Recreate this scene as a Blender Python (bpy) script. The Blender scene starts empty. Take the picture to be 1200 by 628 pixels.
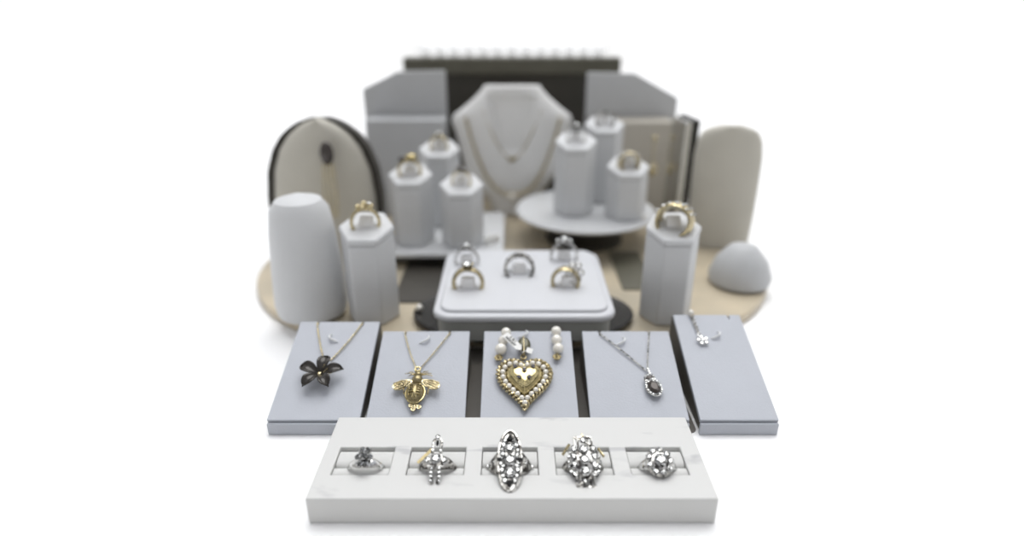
import bpy, bmesh, math, random
from mathutils import Vector, Matrix, Euler
PI = math.pi
R = math.radians
random.seed(7)
sc = bpy.context.scene
C = sc.collection

# ------------------------------------------------------------------ camera, world, light, exposure
cd = bpy.data.cameras.new('camera'); cam = bpy.data.objects.new('camera', cd); C.objects.link(cam)
sc.camera = cam
cam.location = (0, 0, .24)
cam.rotation_euler = (R(90 - 23.58), 0, 0)
cd.sensor_width = 36; cd.lens = 21.6
cd.clip_start = .01; cd.clip_end = 50
cd.dof.use_dof = True; cd.dof.focus_distance = .354; cd.dof.aperture_fstop = 2.2

w = bpy.data.worlds.new('world'); sc.world = w; w.use_nodes = True
nt = w.node_tree; nt.nodes.clear()
def wn(t, **k):
    n = nt.nodes.new(t)
    for a, b in k.items(): setattr(n, a, b)
    return n
tc = wn('ShaderNodeTexCoord'); sep = wn('ShaderNodeSeparateXYZ'); nt.links.new(tc.outputs['Generated'], sep.inputs[0])
# made-up surround: white glow ahead and sideways, dimmer behind, bright strips added overhead
rz = wn('ShaderNodeValToRGB'); nt.links.new(sep.outputs['Z'], rz.inputs[0])
e = rz.color_ramp.elements
e[0].position = .42; e[0].color = (1.02, 1.02, 1.02, 1)
e[1].position = .62; e[1].color = (.30, .31, .33, 1)
ry = wn('ShaderNodeValToRGB'); nt.links.new(sep.outputs['Y'], ry.inputs[0])
e = ry.color_ramp.elements
e[0].position = .0; e[0].color = (.50, .49, .48, 1)
e[1].position = .12; e[1].color = (1, 1, 1, 1)
mul = wn('ShaderNodeMixRGB', blend_type='MULTIPLY'); mul.inputs[0].default_value = 1
nt.links.new(rz.outputs[0], mul.inputs[1]); nt.links.new(ry.outputs[0], mul.inputs[2])
# bright overhead strips, added for contrast in the metals
mp = wn('ShaderNodeMapping'); mp.inputs['Scale'].default_value = (3.2, 1.0, .0)
nt.links.new(tc.outputs['Generated'], mp.inputs[0])
wv = wn('ShaderNodeTexWave'); wv.inputs['Scale'].default_value = .8; wv.wave_profile = 'SIN'
nt.links.new(mp.outputs[0], wv.inputs[0])
rw = wn('ShaderNodeValToRGB'); nt.links.new(wv.outputs['Fac'], rw.inputs[0])
rw.color_ramp.elements[0].position = .86; rw.color_ramp.elements[0].color = (0, 0, 0, 1)
rw.color_ramp.elements[1].position = .92; rw.color_ramp.elements[1].color = (2.2, 2.25, 2.4, 1)
rk = wn('ShaderNodeValToRGB'); nt.links.new(sep.outputs['Z'], rk.inputs[0])
rk.color_ramp.elements[0].position = .60; rk.color_ramp.elements[0].color = (0, 0, 0, 1)
rk.color_ramp.elements[1].position = .66; rk.color_ramp.elements[1].color = (1, 1, 1, 1)
m2 = wn('ShaderNodeMixRGB', blend_type='MULTIPLY'); m2.inputs[0].default_value = 1
nt.links.new(rw.outputs[0], m2.inputs[1]); nt.links.new(rk.outputs[0], m2.inputs[2])
ad = wn('ShaderNodeMixRGB', blend_type='ADD'); ad.inputs[0].default_value = 1
nt.links.new(mul.outputs[0], ad.inputs[1]); nt.links.new(m2.outputs[0], ad.inputs[2])
bg = wn('ShaderNodeBackground'); nt.links.new(ad.outputs[0], bg.inputs[0]); bg.inputs[1].default_value = 1.0
ow = wn('ShaderNodeOutputWorld'); nt.links.new(bg.outputs[0], ow.inputs[0])

ld = bpy.data.lights.new('sun', 'SUN'); ld.energy = 2.35; ld.angle = R(50); ld.color = (1, .995, .98)
lo = bpy.data.objects.new('sun', ld); C.objects.link(lo); lo.location = (0, .6, 2)
lo.rotation_euler = (R(-22), R(4), 0)

sc.view_settings.view_transform = 'Standard'; sc.view_settings.look = 'None'
sc.view_settings.gamma = 1; sc.view_settings.use_curve_mapping = False
sc.view_settings.exposure = 0.0

# ------------------------------------------------------------------ materials
def mat(name, col, rough=.5, metal=0, noise=0, nscale=40, bump=0, bscale=200, col2=None, **kw):
    m = bpy.data.materials.new(name); m.use_nodes = True
    n = m.node_tree; b = n.nodes['Principled BSDF']
    b.inputs['Base Color'].default_value = (*col, 1)
    b.inputs['Roughness'].default_value = rough; b.inputs['Metallic'].default_value = metal
    for k, v in kw.items(): b.inputs[k.replace('_', ' ')].default_value = v
    t = n.nodes.new('ShaderNodeTexCoord')
    if noise or col2:
        x = n.nodes.new('ShaderNodeTexNoise'); x.inputs['Scale'].default_value = nscale; x.inputs['Detail'].default_value = 4
        n.links.new(t.outputs['Object'], x.inputs['Vector'])
        r = n.nodes.new('ShaderNodeValToRGB'); n.links.new(x.outputs['Fac'], r.inputs[0])
        r.color_ramp.elements[0].position = .35; r.color_ramp.elements[1].position = .65
        c2 = col2 or tuple(c * (1 - noise) for c in col)
        r.color_ramp.elements[0].color = (*c2, 1); r.color_ramp.elements[1].color = (*col, 1)
        n.links.new(r.outputs[0], b.inputs['Base Color'])
    if bump:
        x = n.nodes.new('ShaderNodeTexNoise'); x.inputs['Scale'].default_value = bscale
        n.links.new(t.outputs['Object'], x.inputs['Vector'])
        bp = n.nodes.new('ShaderNodeBump'); bp.inputs['Strength'].default_value = bump; bp.inputs['Distance'].default_value = .001
        n.links.new(x.outputs['Fac'], bp.inputs['Height']); n.links.new(bp.outputs[0], b.inputs['Normal'])
    return m
M = dict(
    counter=mat('white_counter', (.96, .96, .96), .6, noise=.01),
    velvet=mat('pale_grey_leatherette', (.445, .465, .51), .55, noise=.03, bump=.15, bscale=900),
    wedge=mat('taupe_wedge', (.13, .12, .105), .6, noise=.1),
    pillar=mat('white_leatherette', (.60, .61, .62), .5, noise=.03, bump=.1, bscale=600),
    boxw=mat('box_leatherette', (.59, .60, .625), .42, noise=.02, bump=.1, bscale=600),
    boxside=mat('box_side', (.42, .43, .41), .5, noise=.05),
    board=mat('beige_board', (.56, .48, .35), .35, col2=(.40, .355, .27), nscale=14),
    plate=mat('white_plate', (.62, .63, .64), .2, noise=.02),
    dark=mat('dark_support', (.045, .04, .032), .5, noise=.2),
    black=mat('black_gloss', (.02, .018, .016), .25, noise=.2),
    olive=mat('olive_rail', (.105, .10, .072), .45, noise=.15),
    backb=mat('charcoal_back', (.05, .045, .036), .6, noise=.15),
    bustw=mat('bust_leatherette', (.80, .80, .79), .5, noise=.03),
    bustb=mat('bust_linen', (.52, .50, .44), .7, noise=.05),
    panelg=mat('panel_grey', (.50, .51, .52), .55, noise=.04),
    panelb=mat('panel_beige', (.50, .47, .41), .6, noise=.05),
    gold=mat('gold', (.77, .66, .41), .22, 1, noise=.6, nscale=700, bump=.3, bscale=1400),
    goldp=mat('polished_gold', (.62, .52, .27), .13, 1, noise=.35, nscale=260),
    goldd=mat('antique_gold', (.36, .30, .17), .3, 1, noise=.4, nscale=900),
    silver=mat('silver', (.72, .72, .71), .18, 1, noise=.15, nscale=600),
    silverd=mat('dark_silver', (.36, .35, .33), .28, 1, noise=.3, nscale=700),
    diamond=mat('diamond', (.86, .87, .88), .04, .9, noise=.05),
    onyx=mat('onyx', (.012, .012, .012), .5, noise=.2, Specular_IOR_Level=.15),
    smoke=mat('smoky_stone', (.07, .06, .055), .05, .3, noise=.3),
    sapph=mat('dark_star_stone', (.03, .025, .035), .12, noise=.2),
    pearl=mat('pearl', (.80, .77, .70), .22, 0, noise=.03, Coat_Weight=1.0, Coat_Roughness=.05, Coat_IOR=1.8),
    petal=mat('black_enamel', (.035, .03, .025), .22, .2, noise=.3, nscale=400),
    leafg=mat('olive_glass', (.10, .095, .055), .15, .2, noise=.4, nscale=500),
    paper=mat('white_paper', (.80, .80, .78), .7, noise=.02),
    ink=mat('black_ink', (.02, .02, .02), .6, noise=.1),
    glow_globe=mat('glowing_white', (.85, .86, .87), .3, noise=.03, Emission_Color=(1, 1, 1, 1), Emission_Strength=.38),  # faint emission added so the white globes read brighter
    tab=mat('ring_tab_white', (.82, .82, .82), .5, noise=.02),
    pad=mat('ring_foam', (.60, .60, .585), .8, noise=.03, bump=.15, bscale=500),
    hook=mat('white_plastic', (.70, .71, .72), .4, noise=.03),
)
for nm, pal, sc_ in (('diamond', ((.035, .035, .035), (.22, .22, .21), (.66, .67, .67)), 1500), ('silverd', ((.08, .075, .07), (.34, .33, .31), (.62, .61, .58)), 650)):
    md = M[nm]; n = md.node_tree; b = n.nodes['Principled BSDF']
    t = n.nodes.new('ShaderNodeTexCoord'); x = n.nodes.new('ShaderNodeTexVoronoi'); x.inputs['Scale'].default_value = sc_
    r = n.nodes.new('ShaderNodeValToRGB'); r.color_ramp.interpolation = 'CONSTANT'  # random light and dark cells painted as facet glints
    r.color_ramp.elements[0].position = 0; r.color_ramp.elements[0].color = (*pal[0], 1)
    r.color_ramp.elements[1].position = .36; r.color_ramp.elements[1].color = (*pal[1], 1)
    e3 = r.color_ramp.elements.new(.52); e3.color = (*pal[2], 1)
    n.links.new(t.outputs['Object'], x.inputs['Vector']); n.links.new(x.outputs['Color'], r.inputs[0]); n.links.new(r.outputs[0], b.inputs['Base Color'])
# tray: white vinyl with thin grey veins
mt = mat('veined_vinyl', (.58, .58, .57), .45); n = mt.node_tree; b = n.nodes['Principled BSDF']
t = n.nodes.new('ShaderNodeTexCoord'); mpn = n.nodes.new('ShaderNodeMapping'); mpn.inputs['Rotation'].default_value = (0, 0, R(35)); mpn.inputs['Scale'].default_value = (12, 45, 12)
x = n.nodes.new('ShaderNodeTexNoise'); x.inputs['Scale'].default_value = 1.6; x.inputs['Detail'].default_value = 5; x.inputs['Distortion'].default_value = .6
r = n.nodes.new('ShaderNodeValToRGB'); r.color_ramp.elements[0].position = .30; r.color_ramp.elements[0].color = (.44, .44, .445, 1)
r.color_ramp.elements[1].position = .40; r.color_ramp.elements[1].color = (.585, .585, .573, 1)
n.links.new(t.outputs['Object'], mpn.inputs[0]); n.links.new(mpn.outputs[0], x.inputs['Vector']); n.links.new(x.outputs['Fac'], r.inputs[0]); n.links.new(r.outputs[0], b.inputs['Base Color'])
M['tray'] = mt

# ------------------------------------------------------------------ mesh helpers
class MB:
    def __init__(s): s.bm = bmesh.new()
    def _add(s, verts, faces, mx=None):
        vs = [s.bm.verts.new((mx @ Vector(v)) if mx else v) for v in verts]
        for f in faces:
            try: s.bm.faces.new([vs[i] for i in f])
            except ValueError: pass
        return s
    def box(s, c, d, mx=None):
        x, y, z = c; a, b, h = d[0]/2, d[1]/2, d[2]/2
        v = [(x+i*a, y+j*b, z+k*h) for i in (-1, 1) for j in (-1, 1) for k in (-1, 1)]
        return s._add(v, [(0,1,3,2),(4,6,7,5),(0,4,5,1),(2,3,7,6),(0,2,6,4),(1,5,7,3)], mx)
    def prism(s, out, z0, z1, mx=None, k=1.0):
        n = len(out)
        v = [(p[0], p[1], z0) for p in out] + [(p[0]*k, p[1]*k, z1) for p in out]
        f = [tuple(reversed(range(n))), tuple(range(n, 2*n))] + [(i, (i+1) % n, n+(i+1) % n, n+i) for i in range(n)]
        return s._add(v, f, mx)
    def lathe(s, prof, n=32, mx=None):
        v = []; f = []
        for r_, z in prof:
            for i in range(n): v.append((max(r_, 1e-5)*math.cos(2*PI*i/n), max(r_, 1e-5)*math.sin(2*PI*i/n), z))
        for j in range(len(prof)-1):
            for i in range(n): f.append((j*n+i, j*n+(i+1) % n, (j+1)*n+(i+1) % n, (j+1)*n+i))
        f.append(tuple(reversed(range(n)))); f.append(tuple((len(prof)-1)*n+i for i in range(n)))
        return s._add(v, f, mx)
    def sphere(s, c, r_, sc_=(1, 1, 1), n=16, m=10, mx=None):
        prof = [(math.sin(PI*j/m), -math.cos(PI*j/m)) for j in range(m+1)]
        T = Matrix.Translation(c) @ Matrix.Diagonal((r_*sc_[0], r_*sc_[1], r_*sc_[2], 1))
        v = [(0, 0, -1)]; f = []
        for j in range(1, m):
            for i in range(n): v.append((prof[j][0]*math.cos(2*PI*i/n), prof[j][0]*math.sin(2*PI*i/n), prof[j][1]))
        v.append((0, 0, 1)); L = len(v)-1
        for i in range(n):
            f.append((0, 1+(i+1) % n, 1+i)); f.append((L, L-n+i, L-n+(i+1) % n))
        for j in range(m-2):
            for i in range(n): f.append((1+j*n+i, 1+j*n+(i+1) % n, 1+(j+1)*n+(i+1) % n, 1+(j+1)*n+i))
        return s._add(v, f, (mx @ T) if mx else T)
    def tube(s, pts, rad, n=8, closed=False, mx=None):
        P = [Vector(p) for p in pts]; N = len(P); v = []; f = []; up = None
        rr = rad if isinstance(rad, (list, tuple)) else [rad]*N
        for i in range(N):
            if closed: d = P[(i+1) % N]-P[i-1]
            else: d = P[min(i+1, N-1)]-P[max(i-1, 0)]
            d.normalize()
            if up is None: up = d.orthogonal().normalized()
            up = (up - d*up.dot(d)).normalized(); q = d.cross(up)
            for k in range(n):
                a = 2*PI*k/n; v.append(tuple(P[i]+(up*math.cos(a)+q*math.sin(a))*rr[i]))
        for i in range(N if closed else N-1):
            for k in range(n):
                j = (i+1) % N
                f.append((i*n+k, i*n+(k+1) % n, j*n+(k+1) % n, j*n+k))
        if not closed: f.append(tuple(reversed(range(n)))); f.append(tuple((N-1)*n+k for k in range(n)))
        return s._add(v, f, mx)
    def torus(s, c, R_, r_, mx=None, n=32, k=8, sq=1.0, a0=0, a1=2*PI):
        full = abs(a1-a0-2*PI) < 1e-6
        pts = [(c[0]+R_*math.cos(a0+(a1-a0)*i/(n if full else n-1)), c[1]+sq*R_*math.sin(a0+(a1-a0)*i/(n if full else n-1)), c[2]) for i in range(n)]
        return s.tube(pts, r_, k, full, mx)
    def gem(s, c, r_, mx=None, sx=1, sy=1, n=8):
        # brilliant: table, crown, girdle, pavilion
        v = []; f = []
        for i in range(n): a = 2*PI*(i+.5)/n; v.append((.55*math.cos(a)*sx, .55*math.sin(a)*sy, .34))
        for i in range(n*2): a = PI*i/n; k = .82 if i % 2 else .8; v.append((k*math.cos(a)*sx, k*math.sin(a)*sy, .2 if i % 2 else .17))
        for i in range(n*2): a = PI*i/n; v.append((math.cos(a)*sx, math.sin(a)*sy, 0))
        v.append((0, 0, -.7))
        f.append(tuple(range(n)))
        for i in range(n):
            o = 2*i+1; T = n
            f.append((i, T+o-1, T+o)); f.append((i, T+o, T+(o+1) % (2*n))); f.append((i, T+(o+1) % (2*n), (i+1) % n))
        for i in range(2*n):
            j = (i+1) % (2*n)
            f.append((n+i, 3*n+i, 3*n+j, n+j)); f.append((3*n+i, 5*n, 3*n+j))
        Tm = Matrix.Translation(c) @ Matrix.Scale(r_, 4)
        return s._add(v, f, (mx @ Tm) if mx else Tm)
    def build(s, name, m, parent=None, smooth=35, bevel=0, loc=None, subs=0):
        me = bpy.data.meshes.new(name); bmesh.ops.recalc_face_normals(s.bm, faces=s.bm.faces[:]); s.bm.to_mesh(me); s.bm.free()
        me.materials.append(M[m] if isinstance(m, str) else m)
        o = bpy.data.objects.new(name, me); C.objects.link(o)
        if smooth:
            me.shade_smooth(); me.set_sharp_from_angle(angle=R(smooth))
        if bevel:
            b_ = o.modifiers.new('bevel', 'BEVEL'); b_.width = bevel; b_.segments = 3; b_.limit_method = 'ANGLE'; b_.angle_limit = R(35)
        if subs:
            b_ = o.modifiers.new('sub', 'SUBSURF'); b_.levels = b_.render_levels = subs
        if parent: o.parent = parent
        if loc: o.location = loc
        return o
def tag(o, label, cat=None, group=None, kind=None):
    o['label'] = label
    if cat: o['category'] = cat
    if group: o['group'] = group
    if kind: o['kind'] = kind
    return o
def thing(name, label, cat, loc=(0, 0, 0), rot=(0, 0, 0), group=None):
    o = bpy.data.objects.new(name, None); o.empty_display_size = .01; C.objects.link(o)
    o.location = loc; o.rotation_euler = rot
    return tag(o, label, cat, group)
def rrect(x0, x1, y0, y1, r_, n=8):
    out = []
    for cx, cy, a in ((x1-r_, y1-r_, 0), (x0+r_, y1-r_, 90), (x0+r_, y0+r_, 180), (x1-r_, y0+r_, 270)):
        for i in range(n+1):
            t_ = R(a+90*i/n); out.append((cx+r_*math.cos(t_), cy+r_*math.sin(t_)))
    return out
def rx(a): return Matrix.Rotation(R(a), 4, 'X')
def ry_(a): return Matrix.Rotation(R(a), 4, 'Y')
def rzm(a): return Matrix.Rotation(R(a), 4, 'Z')
def TR(*p): return Matrix.Translation(p)

# ------------------------------------------------------------------ setting
tag(MB().box((0, 1.1, -.02), (6, 2.6, .04)).build('countertop', 'counter', bevel=.004),
    'plain white countertop carrying the whole jewellery display', 'counter', kind='structure')
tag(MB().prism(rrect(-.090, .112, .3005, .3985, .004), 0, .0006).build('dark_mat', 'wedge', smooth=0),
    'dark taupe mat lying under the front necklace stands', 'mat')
tag(MB().prism(rrect(-.238, .238, .400, .815, .15, 16), 0, .008).build('display_board', 'board', bevel=.002),
    'beige mottled display board with rounded corners under the back displays', 'board')
BZ = .008
tag(MB().prism(rrect(-.1000, -.0350, .458, .652, .006), BZ, BZ+.0012).build('dark_shade_sheet', 'dark', smooth=0),  # thin dark sheet added as the shade below the riser
    'dark sheet standing in for shade on the beige board below the rectangular riser', 'mat')
tag(MB().prism(rrect(.0965, .1260, .483, .570, .003), BZ, BZ+.0012).build('olive_shade_sheet', 'olive', smooth=0),  # olive sheet laid in place of shade beside the ring box
    'olive sheet standing in for shade on the beige board right of the ring box', 'mat')

# back board with rail
t = thing('back_panel', 'charcoal upright panel with olive top rail behind the central bust', 'panel', (0, .79, BZ))
MB().box((0, 0, .075), (.25, .012, .150)).build('panel', 'backb', t, bevel=.001)
MB().box((0, -.004, .1588), (.262, .026, .019)).build('rail', 'olive', t, bevel=.002)
t = thing('glowing_globe_string', 'row of small round white globes with an added glow lying along the olive top rail', 'lamp string', (0, .786, BZ+.1683))
MB().tube([(-.118, 0, .0088), (.118, 0, .0088)], .0008, 6).build('string', 'hook', t)
for i in range(13):
    MB().sphere((-.1044+i*.0174, 0, .0088), .0086, n=20, m=14).build('globe', 'glow_globe', t)

# ------------------------------------------------------------------ necklace card stands
def stand(X, Y0, Yt, zt, label, w_=.0592, hook=None, notch=(-.015, .015), yaw=0):
    z0 = .010
    L = math.hypot(Yt-Y0, zt-z0); a = math.atan2(zt-z0, Yt-Y0)
    st = thing('necklace_stand', label, 'necklace stand', (X, Y0, 0), (0, 0, R(yaw)), 'sloping grey necklace stands in the front row')
    d = Yt-Y0
    # wedge side profile extruded along X
    pr = [(.001, 0), (.001, z0-.003), (d-.001, zt-.0035), (d+.006, zt-.004), (d+.010, 0)]
    mx = Matrix(((0, 0, 1, 0), (1, 0, 0, 0), (0, 1, 0, 0), (0, 0, 0, 1)))
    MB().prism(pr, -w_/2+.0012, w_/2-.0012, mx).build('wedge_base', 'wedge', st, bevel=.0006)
    h = w_/2; nd = .004; nw = .0009
    out = [(-h, 0), (h, 0), (h*.985, L)]
    for q in reversed(notch): out += [(q+nw, L), (q+nw*.4, L-nd), (q-nw*.4, L-nd), (q-nw, L)]
    out += [(-h*.985, L)]
    pm = TR(0, 0, z0) @ Matrix.Rotation(a, 4, 'X')
    MB().prism(out, -.0028, 0, pm).build('card', 'velvet', st, bevel=.0008)
    MB().box((0, -.0004, z0/2-.0010), (w_, .0022, z0-.002)).build('front_lip', 'velvet', st, bevel=.0006)
    if hook:
        hu, hv, sw = hook
        pts = [(hu-.0035*sw, hv-.0025, .0004), (hu-.001*sw, hv-.0022, .0014), (hu+.002*sw, hv-.0008, .0022), (hu+.003*sw, hv+.0015, .0020), (hu+.0018*sw, hv+.0036, .0006)]
        MB().tube(pts, [.0003, .0007, .0008, .0007, .0004], 8, mx=pm).build('hook', 'hook', st)
    return st, (X, Y0, z0), a
S = {}
S[1] = stand(-.1188, .300, .3746, .036, 'grey sloping necklace stand with the black flower necklace, at far left', hook=(-.001, .063, -1), notch=(-.0149, .0158), w_=.0555)
S[2] = stand(-.0577, .300, .3633, .0349, 'grey sloping necklace stand that holds the gold bee necklace', hook=(-.0003, .0600, 1), notch=(-.0140, .0157))
S[3] = stand(.0105, .300, .3633, .0349, 'grey sloping necklace stand under the heart pendant and pearls', hook=(-.0030, .0645, 1), notch=(-.0150, .0190))
S[4] = stand(.0765, .300, .3633, .0349, 'grey sloping necklace stand under the silver necklace with oval dark stone', hook=(-.0045, .0585, 1), notch=(-.0174, .0157))
S[5] = stand(.136, .300, .381, .038, 'grey sloping necklace stand with the small star pendant, at far right', hook=(.0015, .066, 1), notch=(-.0104, .0150), w_=.047)
def on_stand(k, name, label, cat='necklace'):
    st, o, a = S[k]
    return thing(name, label, cat, o, (a, 0, 0))

def links(mb, pts, size, seg=None, flat=.45, twist=True):
    """a run of small interlocking links along a polyline"""
    P = [Vector(p) for p in pts]; L = sum((P[i+1]-P[i]).length for i in range(len(P)-1))
    step = size*1.25; n_ = max(2, int(L/step)); acc = 0; i = 0
    for k in range(n_):
        d = (k+.5)*L/n_
        while i < len(P)-2 and d > acc+(P[i+1]-P[i]).length: acc += (P[i+1]-P[i]).length; i += 1
        q = (P[i+1]-P[i]); p = P[i]+q.normalized()*(d-acc)
        rot = q.to_track_quat('X', 'Z').to_matrix().to_4x4()
        mb.torus((0, 0, 0), size*.75, size*.26, TR(*p) @ rot @ Matrix.Rotation(R(90*(k % 2)+20), 4, 'X'), n=8, k=5, sq=.62)
    return mb
def curve(a, b, sag, n=14, w0=.0010, over=True, side=1):
    """strand from the notch a down to the bail b, bowed sideways by sag"""
    pts = []
    if over: pts += [(a[0], a[1]+.002, -.0035), (a[0], a[1]+.0018, .0004)]
    for i in range(n+1):
        t_ = i/n; u = a[0]+(b[0]-a[0])*t_; v = a[1]+(b[1]-a[1])*t_
        k = math.sin(PI*t_)*sag
        pts.append((u+k, v, w0+.0004*math.sin(PI*t_)))
    return pts

# --- necklace 1: black flower on gold chain
t = on_stand(1, 'flower_necklace', 'gold chain necklace with black glossy flower pendant')
mb = MB(); links(mb, curve((-.0149, .0760), (-.0030, .0440), -.0006), .0010); links(mb, curve((.0158, .0760), (.0010, .0440), .0012), .0010)
links(mb, [(.0010, .0440, .004), (.0012, .0400, .0052), (-.0002, .0365, .0050), (-.0018, .0335, .0042)], .0009)
mb.build('chain', 'gold', t)
fc = (-.0025, .0310)
for k, (ang, ln, wd) in enumerate(((78, .0135, .0100), (12, .0150, .0094), (-52, .0130, .0090), (-128, .0130, .0095), (158, .0140, .0100))):
    mb = MB(); v = []; f = []; NU, NV = 12, 8
    for i in range(NU+1):
        s_ = i/NU; wdt = wd*.5*math.sin(PI*min(1, s_*.93+.07))**.65*(0.45+.75*s_)
        for j in range(NV+1):
            q = (j/NV-.5)*2
            v.append((ln*s_, wdt*q, .0014+.0048*math.sin(s_*2.3)+.0018*q*q-.0016*s_*s_))
    for i in range(NU):
        for j in range(NV): a_ = i*(NV+1)+j; f.append((a_, a_+NV+1, a_+NV+2, a_+1))
    mb._add(v, f, TR(fc[0], fc[1], .001) @ rzm(ang))
    o = mb.build('petal', 'petal', t, smooth=60)
    sd = o.modifiers.new('solid', 'SOLIDIFY'); sd.thickness = .0007
mb = MB()
for ang in (20, 60): mb.tube([(fc[0], fc[1], .003), (fc[0]+.006*math.cos(R(ang)), fc[1]+.006*math.sin(R(ang)), .0075)], .0003, 6)
mb.tube([(fc[0]+.002*math.cos(R(10)), fc[1]-.001, .0035), (fc[0]+.0145, fc[1]+.0022, .0062)], .0003, 6)
mb.sphere((fc[0], fc[1], .0042), .0016, (1, 1, .7)).build('stamens', 'gold', t)

# --- necklace 2: gold bee
t = on_stand(2, 'bee_necklace', 'gold chain necklace with gold bee pendant, spread wings')
mb = MB(); links(mb, curve((-.0140, .0650), (-.0030, .0360), -.0008), .00082); links(mb, curve((.0157, .0650), (-.0012, .0360), .0006), .00082)
mb.build('chain', 'gold', t)
cx = -.0014
mb = MB(); mb.torus((cx-.0008, .0352, .0022), .0016, .0005, n=16); mb.sphere((cx-.0008, .0336, .0022), .0012, (1.5, .7, .8)); mb.build('bail', 'goldp', t)
MB().sphere((cx, .0308, .0026), .0026, (1.0, .8, .8), 16, 10).build('head', 'goldd', t)
MB().sphere((cx, .0265, .0030), .0038, (.92, .95, .75), 18, 12).build('thorax', 'goldd', t)
ab = MB(); ab.sphere((cx-.0002, .0165, .0030), .0066, (.88, 1.12, .62), 24, 16)
ab.build('abdomen', 'goldd', t)
mb = MB()   # raised meander lines on the abdomen and its rim
def onab(u, v): 
    q = 1-(u/.0058)**2-(v/.0074)**2
    return (cx-.0002+u, .0165+v, .0034+.0041*math.sqrt(max(q, .02)))
for sgn in (-1, 1):
    path = []
    for i, v in enumerate((.0048, .0034, .0034, .0020, .0020, .0006, .0006, -.0008, -.0008, -.0022, -.0022, -.0038)):
        v *= 1.25; u = sgn*(.0010 if (i//2) % 2 else .0034); path.append(onab(u, v))
    mb.tube(path, .00042, 6)
mb.tube([onab(0, -.0042), onab(0, -.0058)], .0004, 6)
mb.torus((cx-.0002, .0165, .0036), .0058, .0006, n=36, sq=1.2)
mb.build('meander_filigree', 'goldp', t)
for sgn in (-1, 1):
    out = []
    for i in range(28):
        a_ = 2*PI*i/28; k = .5-.5*math.cos(a_); wob = 1+.05*math.sin(a_*9)
        out.append((.0130*k, .0036*math.sin(a_)*(.55+.6*k)*wob))
    mx = TR(cx+sgn*.0026, .0255, .0036) @ rzm(-24) @ ry_(-4 if sgn > 0 else -4)
    if sgn < 0: mx = TR(cx-.0026, .0255, .0036) @ Matrix.Diagonal((-1, 1, 1, 1)) @ rzm(-24)
    mb = MB(); mb.prism(out, -.0003, .0005, mx)
    for q in range(4): mb.tube([(.0015, 0, .0006), (.006, (-.0022+.0015*q), .0010), (.0118, (-.0026+.0017*q), .0006)], .0004, 6, mx=mx)
    for q in range(9): mb.sphere((.004+.001*q, .0020*math.sin(q*2.1), .0006), .0008, (1, .8, .6), 8, 6, mx)
    mb.build('wing', 'gold', t)
for a_, ln in ((166, .0085), (150, .0066), (14, .0088), (32, .0074), (2, .0092), (178, .0060)):
    s0 = -1 if 90 < a_ < 270 else 1
    MB().tube([(cx+s0*.0015, .0300, .0026), (cx+ln*.6*math.cos(R(a_)), .0300+ln*.6*math.sin(R(a_)), .0038), (cx+ln*math.cos(R(a_)), .0300+ln*math.sin(R(a_))-.0004, .0024)], [.0004, .0004, .00025], 6).build('leg', 'gold', t)
for s0 in (-1, 1): MB().tube([(cx+s0*.0045, .0225, .003), (cx+s0*.0078, .0205, .0036), (cx+s0*.0072, .0165, .0022)], .0005, 6).build('leg', 'gold', t)
mb = MB()
for p in ((-.0020, .0083), (.0012, .0080), (-.0004, .0058), (.0030, .0072)): mb.torus((cx+p[0], p[1], .0026), .0011, .0005, n=12); mb.sphere((cx+p[0], p[1], .0026), .0009)
mb.build('tail_beads', 'gold', t)

# --- necklace 3: heart pendant on pearl strand
t = on_stand(3, 'heart_pendant', 'large gold heart pendant with pearl border and rope edge', 'pendant')
hc = (-.0028, .0262)
def heart(k, n_=72):
    o = []
    for i in range(n_):
        a_ = 2*PI*i/n_+1e-4
        x_ = 16*math.sin(a_)**3; y_ = 13*math.cos(a_)-4.2*math.cos(2*a_)-1.6*math.cos(3*a_)-.6*math.cos(4*a_)+.6
        o.append((hc[0]+k*x_*.00102, hc[1]+k*y_*.00128))
    return o
def resample(pts, n_):
    P = [Vector((*p, 0)) for p in pts]; P.append(P[0]); d = [0]
    for i in range(len(P)-1): d.append(d[-1]+(P[i+1]-P[i]).length)
    out = []; j = 0
    for k in range(n_):
        s_ = d[-1]*k/n_
        while d[j+1] < s_: j += 1
        out.append(P[j].lerp(P[j+1], (s_-d[j])/max(d[j+1]-d[j], 1e-9)))
    return out
MB().prism(heart(.93), .0008, .0024).build('setting', 'goldd', t, bevel=.0004)
mb = MB(); v = []; f = []; KS = [.72, .715, .70, .68, .65, .61, .56, .50, .44, .38, .32, .25, .18, .10, .0]
for k in KS:
    q = min(1, k/.72); h = .0030+.0052*math.sqrt(max(0, 1-q**2.2))
    if k == .72: h = .0016
    for p in heart(max(k, .001), 48): v.append((p[0], p[1]+.0006, h))
for j in range(len(KS)-1):
    for i in range(48): f.append((j*48+i, j*48+(i+1) % 48, (j+1)*48+(i+1) % 48, (j+1)*48+i))
mb._add(v, f); mb.build('domed_heart', 'goldp', t, smooth=60)
for p in resample(heart(.835), 24):
    MB().sphere((p.x, p.y, .0040), .00170, n=16, m=12).build('pearl', 'pearl', t)
ro = MB(); base = resample(heart(1.0), 400)
for ph in (0, PI):
    pts = []
    for i, p in enumerate(base):
        d = (base[(i+1) % 400]-base[i-1]).normalized(); nn = Vector((d.y, -d.x, 0)); a_ = 2*PI*20*i/400+ph
        pts.append(p+nn*math.cos(a_)*.0012+Vector((0, 0, .0028+math.sin(a_)*.0012)))
    ro.tube(pts, .00090, 7, True)
ro.build('rope_border', 'gold', t)
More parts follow.
